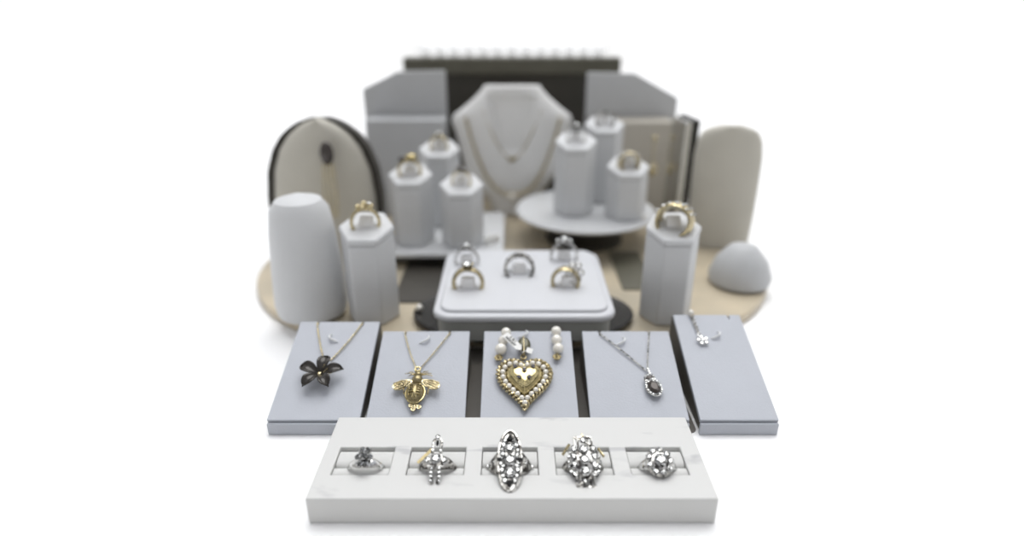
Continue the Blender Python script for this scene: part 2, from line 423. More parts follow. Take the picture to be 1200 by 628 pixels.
for du, dv in ((-.0058, .0078), (.0056, .0078), (.0000, .0044), (-.0034, -.0010), (.0030, -.0010)):
    out = []
    for i in range(12): a_ = 2*PI*i/12; k = .0016 if i % 2 == 0 else .0009; out.append((k*math.cos(a_), k*math.sin(a_)))
    rr = max(0, 1-(math.hypot(du/.0125, (dv-.001)/.0125))**2.2)
    mx = TR(hc[0]+du, hc[1]+dv, .0030+.0052*math.sqrt(rr)+.0007)
    mb = MB(); mb.prism(out, -.0004, .0004, mx); mb.gem((0, 0, .0004), .0007, mx); mb.build('star_stone', 'sapph', t, smooth=0)
mb = MB(); mb.torus((hc[0]-.0004, .0440, .0030), .0017, .0006, rzm(0), n=16); mb.sphere((hc[0]-.0004, .0425, .003), .0011); mb.sphere((hc[0]-.0004, .0462, .0034), .0014, (.8, 1.2, .8)); mb.build('bail', 'goldd', t)
mb = MB(); mb.sphere((-.0026, .0535, .0034), .0062, (.72, 1.05, .34), 20, 14); mb.build('oval_slide', 'leafg', t)
MB().tube([(-.0028, .0462, .0044), (-.0029, .0535, .0060), (-.0030, .0600, .0040)], .0004, 6).build('slide_bar', 'gold', t)
# pearl strands
t = on_stand(3, 'pearl_necklace', 'pearl necklace strands ending in gilt clusters beside the heart')
for sx, P in ((-1, ((-.0145, .0640, .0034), (-.0163, .0572, .0036), (-.0178, .0498, .0039))), (1, ((.0190, .0650, .0034), (.0189, .0575, .0037), (.0196, .0505, .0038)))):
    for i, p in enumerate(P): MB().sphere(p, (.0034, .0034, .0039)[i] if sx < 0 else (.0035, .0036, .0036)[i], n=24, m=16).build('pearl', 'pearl', t)
    q = P[2]; cxx = q[0]-(.0014 if sx < 0 else .0012)
    mb = MB()
    for a_ in range(6): mb.torus((cxx+.0017*math.cos(a_*PI/3), q[1]-.0060+.0015*math.sin(a_*PI/3), .0028), .0008, .0004, n=10, k=6); mb.sphere((cxx+.0017*math.cos(a_*PI/3), q[1]-.0060+.0015*math.sin(a_*PI/3), .0028), .0005, n=8, m=6)
    mb.sphere((cxx, q[1]-.0060, .0032), .0009)
    mb.build('gilt_cluster', 'goldd', t)
    MB().tube([(P[0][0]+.0004, .072, -.003), (P[0][0], .0695, .001), P[0], P[1], P[2], (cxx, q[1]-.006, .003)], .0005, 6).build('string', 'goldd', t)
# price tag
t = on_stand(3, 'price_tag', 'white slip tag with black handwriting tied to heart pendant', 'tag')
tm = TR(-.0101, .0535, .0076) @ rzm(-50)
MB().prism([(-.0078, -.0026), (.0062, -.0026), (.0088, -.0008), (.0088, .0002), (.0062, .0022), (-.0078, .0024)], -.00012, .00012, tm).build('slip', 'paper', t)
for s_, yy, sz in (('2 10 1', .0004, .0022), ('WOODT', -.0019, .0023)):
    fc_ = bpy.data.curves.new('writing', 'FONT'); fc_.body = s_; fc_.size = sz; fc_.extrude = .00003; fc_.offset = .00013; fc_.align_x = 'CENTER'
    fc_.materials.append(M['ink']); o = bpy.data.objects.new('writing', fc_); C.objects.link(o); bpy.context.view_layer.update()
    me_ = bpy.data.meshes.new_from_object(o.evaluated_get(bpy.context.evaluated_depsgraph_get())); bpy.data.objects.remove(o); bpy.data.curves.remove(fc_)
    o = bpy.data.objects.new('writing', me_); C.objects.link(o); o.parent = t
    o.matrix_local = tm @ TR(-.0008, yy, .00018)
MB().prism([(-.0008, -.0010), (.0030, -.0030), (.0042, .0010), (.0006, .0026)], 0, .0004, TR(-.0010, .0478, .0050)).build('tag_end', 'paper', t)
MB().tube([(-.0046, .0470, .0060), (-.0040, .0462, .0048), (-.0020, .0478, .0052)], .0003, 6).build('thread', 'hook', t)

# --- necklace 4: twisted silver chain with oval halo pendant
t = on_stand(4, 'oval_stone_necklace', 'silver chain necklace with dark oval stone in sparkling halo')
mb = MB(); links(mb, curve((-.0174, .0650), (.0086, .0352), .0002), .00095); links(mb, curve((.0157, .0655), (.0098, .0352), -.0004), .00095)
mb.build('chain', 'silverd', t)
pc = (.0112, .0212); mx = TR(pc[0], pc[1], .0024) @ rzm(14)
mb = MB(); mb.tube([(.0096, .0355, .0018), (.0098, .0335, .0024), (.0102, .0312, .0024)], .0008, 8)
for i in range(3): mb.gem((.0097+.0003*i, .0350-.0017*i, .0032), .0008)
mb.build('bail', 'silver', t, smooth=0)
MB().gem((0, 0, .0012), .0036, mx, 1.0, 1.32, 10).build('oval_stone', 'smoke', t, smooth=0)
mb = MB(); mb.torus((0, 0, .0004), .0044, .0009, mx, n=32, sq=1.32)
mb.torus((0, .0066, .0004), .0030, .0008, mx, n=24, sq=.8)
mb.build('halo', 'silver', t)
mb = MB()
for i in range(20):
    a_ = 2*PI*i/20; mb.gem((.0045*math.cos(a_), .0059*math.sin(a_), .0013), .00072, mx, n=6)
for i in range(9):
    a_ = PI*i/8; mb.gem((.0031*math.cos(a_), .0066+.0026*math.sin(a_), .0012), .00066, mx, n=6)
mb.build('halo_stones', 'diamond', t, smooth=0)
MB().gem((0, .0072, .0008), .0022, mx, 1.1, .62, 8).build('crescent_stone', 'smoke', t, smooth=0)

# --- necklace 5: small star pendant on doubled silver chain
t = on_stand(5, 'star_necklace', 'fine silver chain bunched together with small star pendant')
t.location.x += .006
mb = MB(); links(mb, [(-.0185, .0862, .0012), (-.0172, .078, .0016), (-.0160, .0672, .0016)], .0010); links(mb, [(-.0160, .0862, .0012), (-.0160, .078, .0016), (-.0154, .0672, .0016)], .0010)
mb.build('chain', 'silverd', t)
MB().sphere((-.0172, .0856, .0026), .0019).build('pearl_clasp', 'pearl', t)
mb = MB(); c5 = (-.0146, .0608)
for i in range(5):
    a_ = 2*PI*i/5+.5; mb.gem((c5[0]+.0028*math.cos(a_), c5[1]+.0028*math.sin(a_), .0020), .0015, n=6)
mb.gem((*c5, .0026), .0014)
mb.build('star', 'silver', t, smooth=0)
MB().torus((-.0156, .0655, .0018), .0013, .0004, n=14).build('bail', 'silver', t)

# ------------------------------------------------------------------ ring tray
TX = [-.0787, -.0399, -.0011, .0379, .0768]; ty0, ty1, tz = .2305, .2950, .016
t = thing('ring_tray', 'white veined ring tray with five cushioned slots in the foreground', 'ring tray', (0, 0, 0))
sy0, sy1, hw = .2474, .2687, .0150; fl = .004
mb = MB(); xs = [-.1015]
for q in TX: xs += [q-hw, q+hw]
xs.append(.1015); ys = [ty0, sy0, sy1, ty1]
v = {}
def V(x_, y_, z_):
    k = (round(x_, 5), round(y_, 5), round(z_, 5))
    if k not in v: v[k] = mb.bm.verts.new(k)
    return v[k]
def Q(*p): mb.bm.faces.new([V(*q) for q in p])
for i in range(len(xs)-1):
    for j in range(3):
        a_, b_, c_, d_ = xs[i], xs[i+1], ys[j], ys[j+1]
        hole = j == 1 and i % 2 == 1
        z_ = fl if hole else tz
        Q((a_, c_, z_), (b_, c_, z_), (b_, d_, z_), (a_, d_, z_))
        if hole:
            Q((a_, c_, fl), (b_, c_, fl), (b_, c_, tz), (a_, c_, tz)); Q((a_, d_, fl), (b_, d_, fl), (b_, d_, tz), (a_, d_, tz))
            Q((a_, c_, fl), (a_, d_, fl), (a_, d_, tz), (a_, c_, tz)); Q((b_, c_, fl), (b_, d_, fl), (b_, d_, tz), (b_, c_, tz))
        Q((a_, c_, 0), (b_, c_, 0), (b_, d_, 0), (a_, d_, 0))
for i in range(len(xs)-1):
    for y_ in (ty0, ty1): Q((xs[i], y_, 0), (xs[i+1], y_, 0), (xs[i+1], y_, tz), (xs[i], y_, tz))
for j in range(3):
    for x_ in (xs[0], xs[-1]): Q((x_, ys[j], 0), (x_, ys[j+1], 0), (x_, ys[j+1], tz), (x_, ys[j], tz))
mb.build('tray', 'tray', t, bevel=.0007)
ym = .2553
for q in TX:
    for a_, b_ in ((sy0+.0002, ym-.0003), (ym+.0003, sy1-.0002)):
        pr = [(a_, fl)]; n_ = 12; hgt = tz-.0012
        for i in range(n_+1):
            th = PI-PI*i/n_; pr.append(((a_+b_)/2+(b_-a_)/2*math.copysign(abs(math.cos(th))**.6, math.cos(th)), hgt-.0045+.0045*math.sin(th)**.7 if i not in (0, n_) else hgt-.0045))
        pr.append((b_, fl))
        mx = Matrix(((0, 0, 1, 0), (1, 0, 0, 0), (0, 1, 0, 0), (0, 0, 0, 1)))
        MB().prism(pr, q-hw+.0003, q+hw-.0003, mx).build('slot_cushion', 'pad', t, bevel=.0004)

def band_mb(R_, wd, th, mx, shoulder=0, n_=40):
    """finger band in the XZ plane, widening towards the top by shoulder"""
    v = []; f = []; mb = MB(); k = 8
    for i in range(n_):
        a_ = 2*PI*i/n_; top = max(0, math.sin(a_))**2
        W = wd+shoulder*top; T_ = th*(1+.3*top)
        for j in range(k):
            b_ = 2*PI*j/k; rr = R_+T_*math.cos(b_); v.append((rr*math.cos(a_), W*math.sin(b_), rr*math.sin(a_)))
    for i in range(n_):
        for j in range(k): f.append((i*k+j, i*k+(j+1) % k, ((i+1) % n_)*k+(j+1) % k, ((i+1) % n_)*k+j))
    return mb._add(v, f, mx)
G1 = 'antique rings in the slots of the front tray'
# frames: ring centre in the slot, head tilted towards the viewer
def tray_ring(name, label, i, dx=0, tilt=24, R_=.0100):
    return thing(name, label, 'ring', (TX[i]+dx, ym, .0115), (R(tilt), 0, 0), G1)
def stones(mb, spec, mx=None):
    for x_, y_, z_, r_ in spec: mb.gem((x_, y_, z_), r_, mx)
    return mb
# ring A far left: small silver spray
t = tray_ring('cluster_ring', 'silver cluster ring in the leftmost tray slot', 0, .002)
band_mb(.0098, .0012, .0008, None, .002).build('band', 'silver', t)
mb = MB()
for i in range(6): a_ = i*PI/3; mb.gem((.0028*math.cos(a_), .0042*math.sin(a_)+.002, .0122), .0019)
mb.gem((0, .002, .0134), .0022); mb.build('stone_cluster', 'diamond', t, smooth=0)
MB().sphere((0, .002, .0108), .004, (1, 1.3, .35)).build('setting', 'silverd', t)
# ring B slim with loop and split lower shank
t = tray_ring('loop_ring', 'slim silver ring with pointed top loop and gold bar tag, second slot from left', 1, .0008)
band_mb(.0102, .0010, .0008, None, .0032).build('band', 'silverd', t)
mb = MB()
mb.tube([(-.0022, .004, .0125), (-.0020, .0105, .0122), (0, .0138, .0118), (.0020, .0105, .0122), (.0022, .004, .0125)], .0009, 8)
mb.tube([(-.0020, -.002, .0125), (-.0022, -.007, .0118), (-.0013, -.0115, .0100)], .0009, 8)
mb.tube([(.0020, -.002, .0125), (.0022, -.007, .0118), (.0013, -.0115, .0100)], .0009, 8)
mb.torus((0, 0, .0128), .0030, .0008, n=20)
mb.tube([(-.0042, -.0036, .0128), (.0042, -.0036, .0128)], .0007, 8)
mb.build('setting', 'silverd', t)
mb = MB(); mb.gem((0, .0004, .0138), .0028); mb.gem((-.0042, 0, .0128), .0018); mb.gem((.0042, 0, .0128), .0018); mb.gem((0, .0128, .0128), .0014)
for s_ in (-1, 1):
    for q in range(4): mb.gem((s_*.0021, -.0045-.002*q, .0130-.0005*q), .0009, n=6)
    for q in range(3): mb.gem((s_*.0021, .0052+.002*q, .0134-.0003*q), .0009, n=6)
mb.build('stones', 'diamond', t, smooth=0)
MB().gem((0, .0095, .0124), .0012, None, .7, 1.5, 6).build('dark_centre', 'onyx', t, smooth=0)
MB().box((0, 0, 0), (.0105, .0018, .0004), TR(-.0062, .0035, .0100) @ rzm(48)).build('bar_tag', 'goldd', t, bevel=.0001)
# ring C navette with black triangles
t = tray_ring('navette_ring', 'long pointed diamond ring with black triangle stones at both ends', 2, 0)
band_mb(.0112, .0012, .0012, None, .0075).build('band', 'silverd', t)
out = []
for i in range(40):
    a_ = 2*PI*i/40; out.append((.0060*math.sin(a_)*abs(math.sin(a_))**.02, .0166*math.cos(a_)))
mb = MB(); mb.prism(out, .0095, .0118)
P = [Vector((p[0], p[1], .0122)) for p in out]; mb.tube(P, .0008, 6, True)
mb.build('setting', 'silverd', t)
mb = MB(); mb.gem((0, 0, .0132), .0031); mb.gem((0, .0066, .0130), .0027); mb.gem((0, -.0066, .0130), .0027)
for i in range(22):
    a_ = 2*PI*i/22; k = .80
    if abs(math.cos(a_)) > .93: continue
    mb.gem((.0054*k*math.sin(a_)*1.02, .0160*k*math.cos(a_), .0126), .0015, n=6)
for s_ in (-1, 1): mb.gem((s_*.0036, .0030, .0130), .0014); mb.gem((s_*.0036, -.0030, .0130), .0014)
mb.build('stones', 'diamond', t, smooth=0)
for s_ in (-1, 1):
    MB().prism([(-.0019, -.0012*s_), (.0019, -.0012*s_), (0, .0021*s_)], .0120, .0134, TR(0, s_*.0122, 0)).build('black_triangle', 'onyx', t, smooth=0)
    MB().prism([(-.0012, -.0010), (.0012, -.0010), (.0010, .0010), (-.0010, .0010)], .0116, .0130, TR(s_*.0056, .0002, 0)).build('black_side_stone', 'onyx', t, smooth=0)
for s_ in (-1, 1):
    mb = MB()
    for q in range(3): mb.gem((s_*(.0080+.0018*q), .0, .0092-.0021*q), .0011, None, n=6)
    mb.build('shoulder_stones', 'diamond', t, smooth=0)
# ring D dome cluster
t = tray_ring('dome_ring', 'domed diamond cluster ring with square open ends, fourth tray slot', 3, -.0006)
band_mb(.0106, .0013, .0010, None, .0045).build('band', 'silverd', t)
mb = MB(); mb.sphere((0, 0, .0092), .0086, (1, 1.05, .42), 24, 14)
for s_ in (-1, 1):
    for x_ in (-.0044, -.0026, .0026, .0044): mb.tube([(x_, s_*.006, .0118), (x_*1.05, s_*.0135, .0106)], .0006, 6)
    mb.tube([(-.0046, s_*.0135, .0106), (.0046, s_*.0135, .0106)], .0007, 6)
    mb.tube([(-.0040, s_*.0130, .0108), (.0040, s_*.0085, .0118)], .0006, 6)
mb.build('setting', 'silverd', t)
mb = MB()
for y_ in (-.0058, 0, .0058): mb.gem((0, y_, .0136-abs(y_)*.12), .0027)
for s_ in (-1, 1):
    for y_, x_ in ((-.0068, .0048), (-.0023, .0054), (.0023, .0054), (.0068, .0048)): mb.gem((s_*x_, y_, .0122-abs(y_)*.12), .0021)
    for q in range(5): mb.gem((s_*(.0082-.0006*abs(q-2)), -.0052+.0026*q, .0106), .0011, n=6)
    mb.gem((0, s_*.0112, .0122), .0018)
mb.build('stones', 'diamond', t, smooth=0)
mb = MB()
for x0, y0, x1, y1 in ((-.0108, .0045, -.0070, .0098), (.0082, .0080, .0104, .0030)): mb.tube([(x0, y0, .0088), (x1, y1, .0104)], .0008, 6)
mb.prism([(-.0020, .0125), (.0015, .0125), (0, .0162)], .0100, .0108)
mb.build('gold_trim', 'gold', t)
# ring E far right
t = tray_ring('pave_ring', 'round silver stone ring in the rightmost tray slot', 4, -.0005)
band_mb(.0102, .0012, .0009, None, .003).build('band', 'silver', t)
MB().sphere((0, 0, .0094), .0072, (1, 1.1, .4)).build('setting', 'silverd', t)
mb = MB(); mb.gem((0, 0, .0132), .0034)
for i in range(9): a_ = 2*PI*i/9; mb.gem((.0056*math.cos(a_), .0062*math.sin(a_), .0116), .0018)
mb.build('stones', 'diamond', t, smooth=0)

# ------------------------------------------------------------------ ring pillars
HR = .0212
def hexa(r_, k=0): return [(r_*math.cos(PI/3*i+k), r_*math.sin(PI/3*i+k)) for i in range(6)]
def pillar(X, Y_, z, h, label, g, yaw=0, slant=.010):
    """six-sided post whose top slopes towards the viewer, with a tab that carries the ring"""
    p = thing('ring_pillar', label, 'ring stand', (X, Y_, z), (0, 0, R(yaw)), g)
    def post(z0f, lift, r_, nm, bev, hb):
        hx = hexa(r_); mb = MB(); v = [(a_, b_, z0f(a_, b_)) for a_, b_ in hx]+[(a_, b_, hb+slant*(b_/r_*.58+.5)+lift) for a_, b_ in hx]
        mb._add(v, [tuple(reversed(range(6))), tuple(range(6, 12))]+[(i, (i+1) % 6, 6+(i+1) % 6, 6+i) for i in range(6)])
        return mb.build(nm, 'pillar', p, bevel=bev)
    post(lambda a_, b_: 0, -.0052, HR*.97, 'post', .0016, h)
    post(lambda a_, b_: h+slant*(b_/HR*.58+.5)-.0050, 0, HR, 'cap', .0016, h)
    top = h+slant*.5
    MB().prism(rrect(-.0062, .0062, -.0022, .0022, .002, 4), -.002, .0075, TR(0, .001, top) @ rx(-30), .8).build('ring_tab', 'tab', p, bevel=.0008)
    return p, top
def thick_band(R_, wd, th, mx, shoulder=0): return globals()['band_mb'](R_+.0004, wd*1.6, th*1.5, mx, shoulder)
def pillar_ring(X, Y_, z, label, kind, g, yaw=0, tilt=-12, s=1.0):
    rt = thing('%s_ring' % kind, label, 'ring', (X, Y_, z), (R(tilt), 0, R(yaw)), g)
    rt.scale = (s, s, s)
    band_mb = thick_band
    if kind == 'wide_gold':
        for j, y_ in enumerate((-.0042, 0, .0042)):
            band_mb(.0098+.0006*(j == 1), .0016, .0008, TR(0, y_, 0), .001).build('band', 'gold', rt)
        mb = MB()
        for j, y_ in enumerate((-.0042, 0, .0042)):
            for i in range(7):
                a_ = R(30+20*i); mb.gem((.0118*math.cos(a_), y_, .0118*math.sin(a_)), .0017, Matrix.Identity(4), n=6)
        mb.build('stones', 'diamond', rt, smooth=0)
    elif kind == 'gold_cluster':
        band_mb(.0098, .0014, .0009, None, .002).build('band', 'gold', rt)
        mb = MB()
        for i in range(7): a_ = 2*PI*i/7; mb.sphere((.0052*math.cos(a_), .0045*math.sin(a_), .0118), .0021)
        mb.sphere((0, 0, .0135), .0028); mb.build('gold_beads', 'gold', rt)
        MB().gem((.004, -.004, .0145), .0022).build('stone', 'diamond', rt, smooth=0)
    elif kind == 'silver_halo':
        band_mb(.0095, .0012, .0008, None, .002).build('band', 'silver', rt)
        mb = MB(); mb.gem((0, 0, .0138), .0036)
        for i in range(10): a_ = 2*PI*i/10; mb.gem((.0052*math.cos(a_), .0052*math.sin(a_), .0122), .0015, n=6)
        mb.build('stones', 'diamond', rt, smooth=0)
        MB().sphere((0, 0, .0105), .0058, (1, 1, .35)).build('setting', 'silverd', rt)
    elif kind == 'gold_solitaire':
        band_mb(.0096, .0020, .0010, None, .002).build('band', 'gold', rt)
        MB().gem((0, -.002, .0138), .0048, None, 1, 1.2).build('stone', 'diamond', rt, smooth=0)
        mb = MB()
        for i in range(4): a_ = PI/4+PI/2*i; mb.tube([(.002*math.cos(a_), .002*math.sin(a_), .0095), (.0046*math.cos(a_), -.002+.0046*math.sin(a_), .0142)], .0006, 6)
        mb.build('claws', 'gold', rt)
    elif kind == 'gold_signet':
        band_mb(.0096, .0018, .0010, None, .003).build('band', 'gold', rt)
        MB().sphere((.002, -.002, .0125), .0058, (1.0, .8, .55)).build('signet_face', 'goldp', rt)
        MB().sphere((-.006, 0, .0105), .004, (1, .9, .8)).build('dark_stone', 'smoke', rt)
    elif kind == 'dark_stone':
        band_mb(.0094, .0012, .0008, None, .002).build('band', 'gold', rt)
        MB().gem((0, -.001, .0132), .0058, None, 1.1, .9).build('stone', 'smoke', rt, smooth=0)
        mb = MB()
        for i in range(12): a_ = 2*PI*i/12; mb.gem((.0066*math.cos(a_), -.001+.0055*math.sin(a_), .0118), .0013, n=6)
        mb.build('halo', 'diamond', rt, smooth=0)
    elif kind == 'openwork':
        mb = MB()
        for i in range(9):
            a_ = R(10+20*i); mb.torus((0, 0, 0), .0022, .0006, TR(.0098*math.cos(a_), 0, .0098*math.sin(a_)) @ Matrix.Rotation(PI/2-a_, 4, 'Y'), n=12, k=6, sq=2.0)
        mb.build('openwork', 'silverd', rt)
        band_mb(.0096, .0009, .0007, TR(0, -.0045, 0)).build('band', 'silverd', rt); band_mb(.0096, .0009, .0007, TR(0, .0045, 0)).build('band', 'silverd', rt)
    elif kind == 'pearl':
        band_mb(.0094, .0014, .0009, None, .001).build('band', 'silver', rt)
        MB().sphere((0, 0, .0150), .0060, n=20, m=14).build('pearl', 'pearl', rt)
        MB().lathe([(.002, .0088), (.0045, .0115), (.0048, .0125)], 16).build('cup', 'silver', rt)
    elif kind == 'two_tone':
        band_mb(.0096, .0024, .0010, TR(-.002, 0, 0), .003).build('band', 'gold', rt)
        mb = MB()
        for i in range(6): a_ = 2*PI*i/6; mb.gem((.005+.0044*math.cos(a_), .0, .0075+.0060*math.sin(a_)), .0020, rx(0))
        for i in range(6): a_ = 2*PI*i/6; mb.torus((0, 0, 0), .0024, .0007, TR(.005+.0044*math.cos(a_), -.002, .0075+.0060*math.sin(a_)) @ rx(90), n=12, k=6)
        mb.build('stone_loop', 'silver', rt, smooth=30)
    return rt
GP = 'white six-sided ring pillars'; GR = 'rings on the pillars'
def pr(X, Y_, z, h, plabel, kind, rlabel, yaw=0, ryaw=0, s=1.0, tilt=-12, up=.0030):
    p, top = pillar(X, Y_, z, h, plabel, GP, yaw)
    pillar_ring(X, Y_-.001, z+top+up, rlabel, kind, GR, ryaw, tilt, s)
pr(-.110, .437, BZ, .071, 'tall white six-sided ring pillar, foremost on the left', 'gold_cluster', 'gold beaded cluster ring on the foremost left pillar', ryaw=12)
pr(.122, .437, BZ, .071, 'tall white six-sided ring pillar, foremost on the right', 'wide_gold', 'wide gold banded ring on the foremost right pillar', ryaw=-30, s=1.2, tilt=-14, up=.004)

# left riser plate with three pillars
t = thing('riser_plate', 'white rectangular riser plate on dark block, left of centre', 'riser', (-.066, .592, BZ))
MB().prism(rrect(-.054, .058, -.062, .062, .008), .0104, .0150).build('plate', 'plate', t, bevel=.001)
MB().box((0, .004, .0052), (.094, .104, .0103)).build('block', 'dark', t, bevel=.001)
LZ = BZ+.0150
pr(-.0960, .566, LZ, .062, 'white ring pillar at the left front of the rectangular riser', 'gold_signet', 'ring with a bright gold face and a dark stone on the left riser', ryaw=10)
pr(-.0475, .560, LZ, .054, 'shortest white ring pillar at the right front of the rectangular riser', 'dark_stone', 'dark stone halo ring on the shortest left riser pillar', ryaw=-8, s=.9)
pr(-.0740, .622, LZ, .074, 'white ring pillar at the back of the rectangular riser', 'gold_solitaire', 'gold ring on the rear pillar of the rectangular riser', s=.85)

# right round plate with three pillars
t = thing('round_riser', 'round white riser plate on dark foot, right of centre', 'riser', (.076, .610, BZ))
mb = MB(); mb.lathe([(.002, .0296), (.062, .0290), (.0705, .0300), (.072, .0322), (.070, .0340), (.066, .0335), (.002, .0332)], 64)
mb.build('plate', 'plate', t)
MB().lathe([(.040, 0), (.040, .003), (.016, .007), (.013, .022), (.022, .0290), (.002, .0292)], 40).build('foot', 'dark', t)
RZ = BZ+.0334
pr(.0625, .600, RZ, .068, 'white ring pillar at the left front of the round riser', 'silver_halo', 'silver halo ring on the left front pillar of round riser', s=.9)
pr(.1130, .587, RZ, .046, 'short white ring pillar at the right front of the round riser', 'wide_gold', 'gold banded ring on the short pillar of the round riser', s=.9, ryaw=8)
pr(.0960, .644, RZ, .076, 'white ring pillar at the back of the round riser', 'openwork', 'openwork silver ring on the rear pillar of round riser', s=.9)
tag(MB().sphere((.1290, .5725, .045), .0022, n=12, m=8, mx=None).build('glint_pearl', 'pearl'), 'tiny bright bead standing in for a glint at the right edge of the round riser', 'bead')  # bead added to stand for a bright glint

# small folded tags
def tent(X, Y_, z, yaw, label, s=1):
    t = thing('folded_card', label, 'card', (X, Y_, z), (0, 0, R(yaw)), 'little folded white cards')
    for sg in (-1, 1): MB().box((0, 0, .0055*s), (.020*s, .0005, .012*s), TR(0, sg*.0035*s, 0) @ rx(sg*32)).build('leaf', 'paper', t)
tent(-.019, .557, LZ, 35, 'small folded white card beside the left riser pillars', .8)
tent(.1290, .615, RZ, -15, 'small folded white card at the right side of the round riser', .7)

# ------------------------------------------------------------------ ring box on black round dish
tag(MB().lathe([(.002, 0), (.070, 0), (.082, .002), (.087, .0052), (.086, .006), (.078, .0050), (.002, .0045)], 64, TR(.009, .4335, BZ) @ Matrix.Diagonal((1, .58, 1, 1))).build('black_dish', 'black'),
    'black glossy round dish beneath the white ring box', 'dish')
bx0, bx1, by0, by1 = -.0570, .0745, .382, .506; bz = BZ+.0060; bt = .0372
t = thing('ring_box', 'white leatherette ring box with padded top holding five rings', 'ring box', (.009, .4455, bz))
def loc(o): return [(a_-.009, b_-.4455) for a_, b_ in o]
MB().prism(loc(rrect(bx0+.003, bx1-.003, by0+.003, by1-.003, .012)), 0, bt-bz-.0058).build('body', 'boxside', t, bevel=.001)
MB().prism(loc(rrect(bx0, bx1, by0, by1, .014)), bt-bz-.0070, bt-bz-.0012).build('lid_rim', 'boxw', t, bevel=.0022)
MB().prism(loc(rrect(bx0+.005, bx1-.005, by0+.006, by1-.004, .010)), bt-bz-.0020, bt-bz+.0012).build('padded_top', 'boxw', t, bevel=.0014)
GB = 'rings standing on the white ring box'
top = bt+.0012
for X, Y_, kind, lab, yaw, s, tilt in (
        (-.0335, .425, 'gold_solitaire', 'gold ring with clear stone at front left of the ring box', 0, 1.1, -15),
        (-.0375, .470, 'silver_halo', 'silver stone ring at back left of the ring box', 0, .95, -15),
        (.0058, .452, 'openwork', 'dark openwork silver ring in the middle of the ring box', 0, 1.12, -30),
        (.0440, .480, 'silver_halo', 'silver ring with clear stone at back right of the ring box', 0, 1.1, -10),
        (.0430, .428, 'two_tone', 'ring with gold band and silver stone loop on the ring box', -6, 1.0, -15)):
    MB().prism(rrect(-.0058, .0058, -.0026, .0026, .0022, 4), -.001, .0085, TR(X-.009, Y_-.4455, top-bz), .85).build('ring_tab', 'tab', t, bevel=.0008)
    pillar_ring(X, Y_, top+.0035, lab, kind, GB, yaw, tilt, s)
tag(MB().sphere((-.0735, .4335, BZ+.0083), .0030, n=14, m=10).build('glint_bead', 'pearl'), 'tiny bright bead standing in for a glint on the left rim of the black dish', 'bead')  # small bead put in as a highlight on the dish rim

# ------------------------------------------------------------------ central bust
def heightfield_bust(t, rows, recess, thick, m, lean, nm='shell', NX=28, bulge=.018):
    """rows: (z, half width); front surface bulges, with an optional V recess"""
    mb = MB(); v = []; f = []; n_ = len(rows); W = NX+1
    for side in (0, 1):
        for (z_, hw_) in rows:
            for i in range(W):
                q = -1+2*i/NX; x_ = q*hw_
                y_ = -bulge*(1-q*q)**.6 if side == 0 else thick
                if side == 0 and recess:
                    zt_, zb_, ht_, hb_ = recess
                    k = (z_-zb_)/(zt_-zb_); lim = hb_+(ht_-hb_)*max(0, min(1, k))
                    inside = max(0, min(1, (lim-abs(x_))/.004))*max(0, min(1, (z_-zb_)/.006))*(1-max(0, min(1, (z_-zt_+.002)/.003)))
                    y_ += inside*.007
                v.append((x_, y_, z_))
    O = n_*W
    for j in range(n_-1):
        for i in range(NX):
            a_ = j*W+i; f.append((a_, a_+1, a_+W+1, a_+W)); f.append((O+a_, O+a_+W, O+a_+W+1, O+a_+1))
        a_ = j*W; f.append((a_, a_+W, O+a_+W, O+a_)); a_ = j*W+NX; f.append((a_, O+a_, O+a_+W, a_+W))
    for i in range(NX): f.append((i, O+i, O+i+1, i+1)); a_ = (n_-1)*W+i; f.append((a_, a_+1, O+a_+1, O+a_))
    mb._add(v, f, rx(lean)); return mb.build(nm, m, t, smooth=50, bevel=.0015)
def interp(keys, n_):
    z0, z1 = keys[0][0], keys[-1][0]; out = []
    for i in range(n_+1):
        z_ = z0+(z1-z0)*i/n_
        for a_, b_ in zip(keys, keys[1:]):
            if a_[0] <= z_+1e-9 <= b_[0]+2e-9: q = (z_-a_[0])/(b_[0]-a_[0]); out.append((z_, a_[1]+(b_[1]-a_[1])*q)); break
        else: out.append((z_, keys[-1][1]))
    return out
t = thing('necklace_bust', 'white necklace bust with open collar at the centre back', 'bust', (0, .700, BZ))
ks = [(0, .022), (.016, .028), (.03, .040), (.05, .054), (.075, .060), (.098, .066), (.105, .069), (.112, .067), (.120, .056), (.130, .044), (.138, .036), (.145, .031)]
heightfield_bust(t, interp(ks, 44), (.1345, .070, .028, .015), .010, 'bustw', -4)
MB().box((0, .028, .045), (.02, .004, .092), rx(14)).build('easel_leg', 'bustw', t, bevel=.001)
def drape(p0, p1, sag, y_, n_=28, ex=2.0, lean=-4):
    pts = []
    for i in range(n_+1):
        q = -1+2*i/n_; x_ = p0[0]+(p1[0]-p0[0])*i/n_
        z_ = p0[1]+(p1[1]-p0[1])*i/n_-sag*(1-abs(q)**ex); pts.append(tuple(rx(lean) @ Vector((x_, y_(x_, z_), z_))))
    return pts
t = thing('short_gold_necklace', 'short gold necklace at the collar of the central bust', 'necklace', (0, .700, BZ))
pp = drape((-.032, .118), (.032, .118), .052, lambda a_, b_: -.0225+.25*abs(a_), ex=1.7)
mb = MB(); links(mb, pp, .0013); mb.build('chain', 'gold', t)
MB().sphere(pp[14], .0035, (1.3, .7, .8)).build('pendant', 'goldd', t)
t = thing('long_gold_necklace', 'long gold necklace hanging down the central bust', 'necklace', (0, .700, BZ))
pp = drape((-.052, .112), (.054, .111), .084, lambda a_, b_: -.0240+.28*max(0, abs(a_)-.01), ex=2.6)
mb = MB(); links(mb, pp, .0019); links(mb, [(a_, b_-.001, c_-.003) for a_, b_, c_ in pp], .0016); mb.build('chain', 'gold', t)
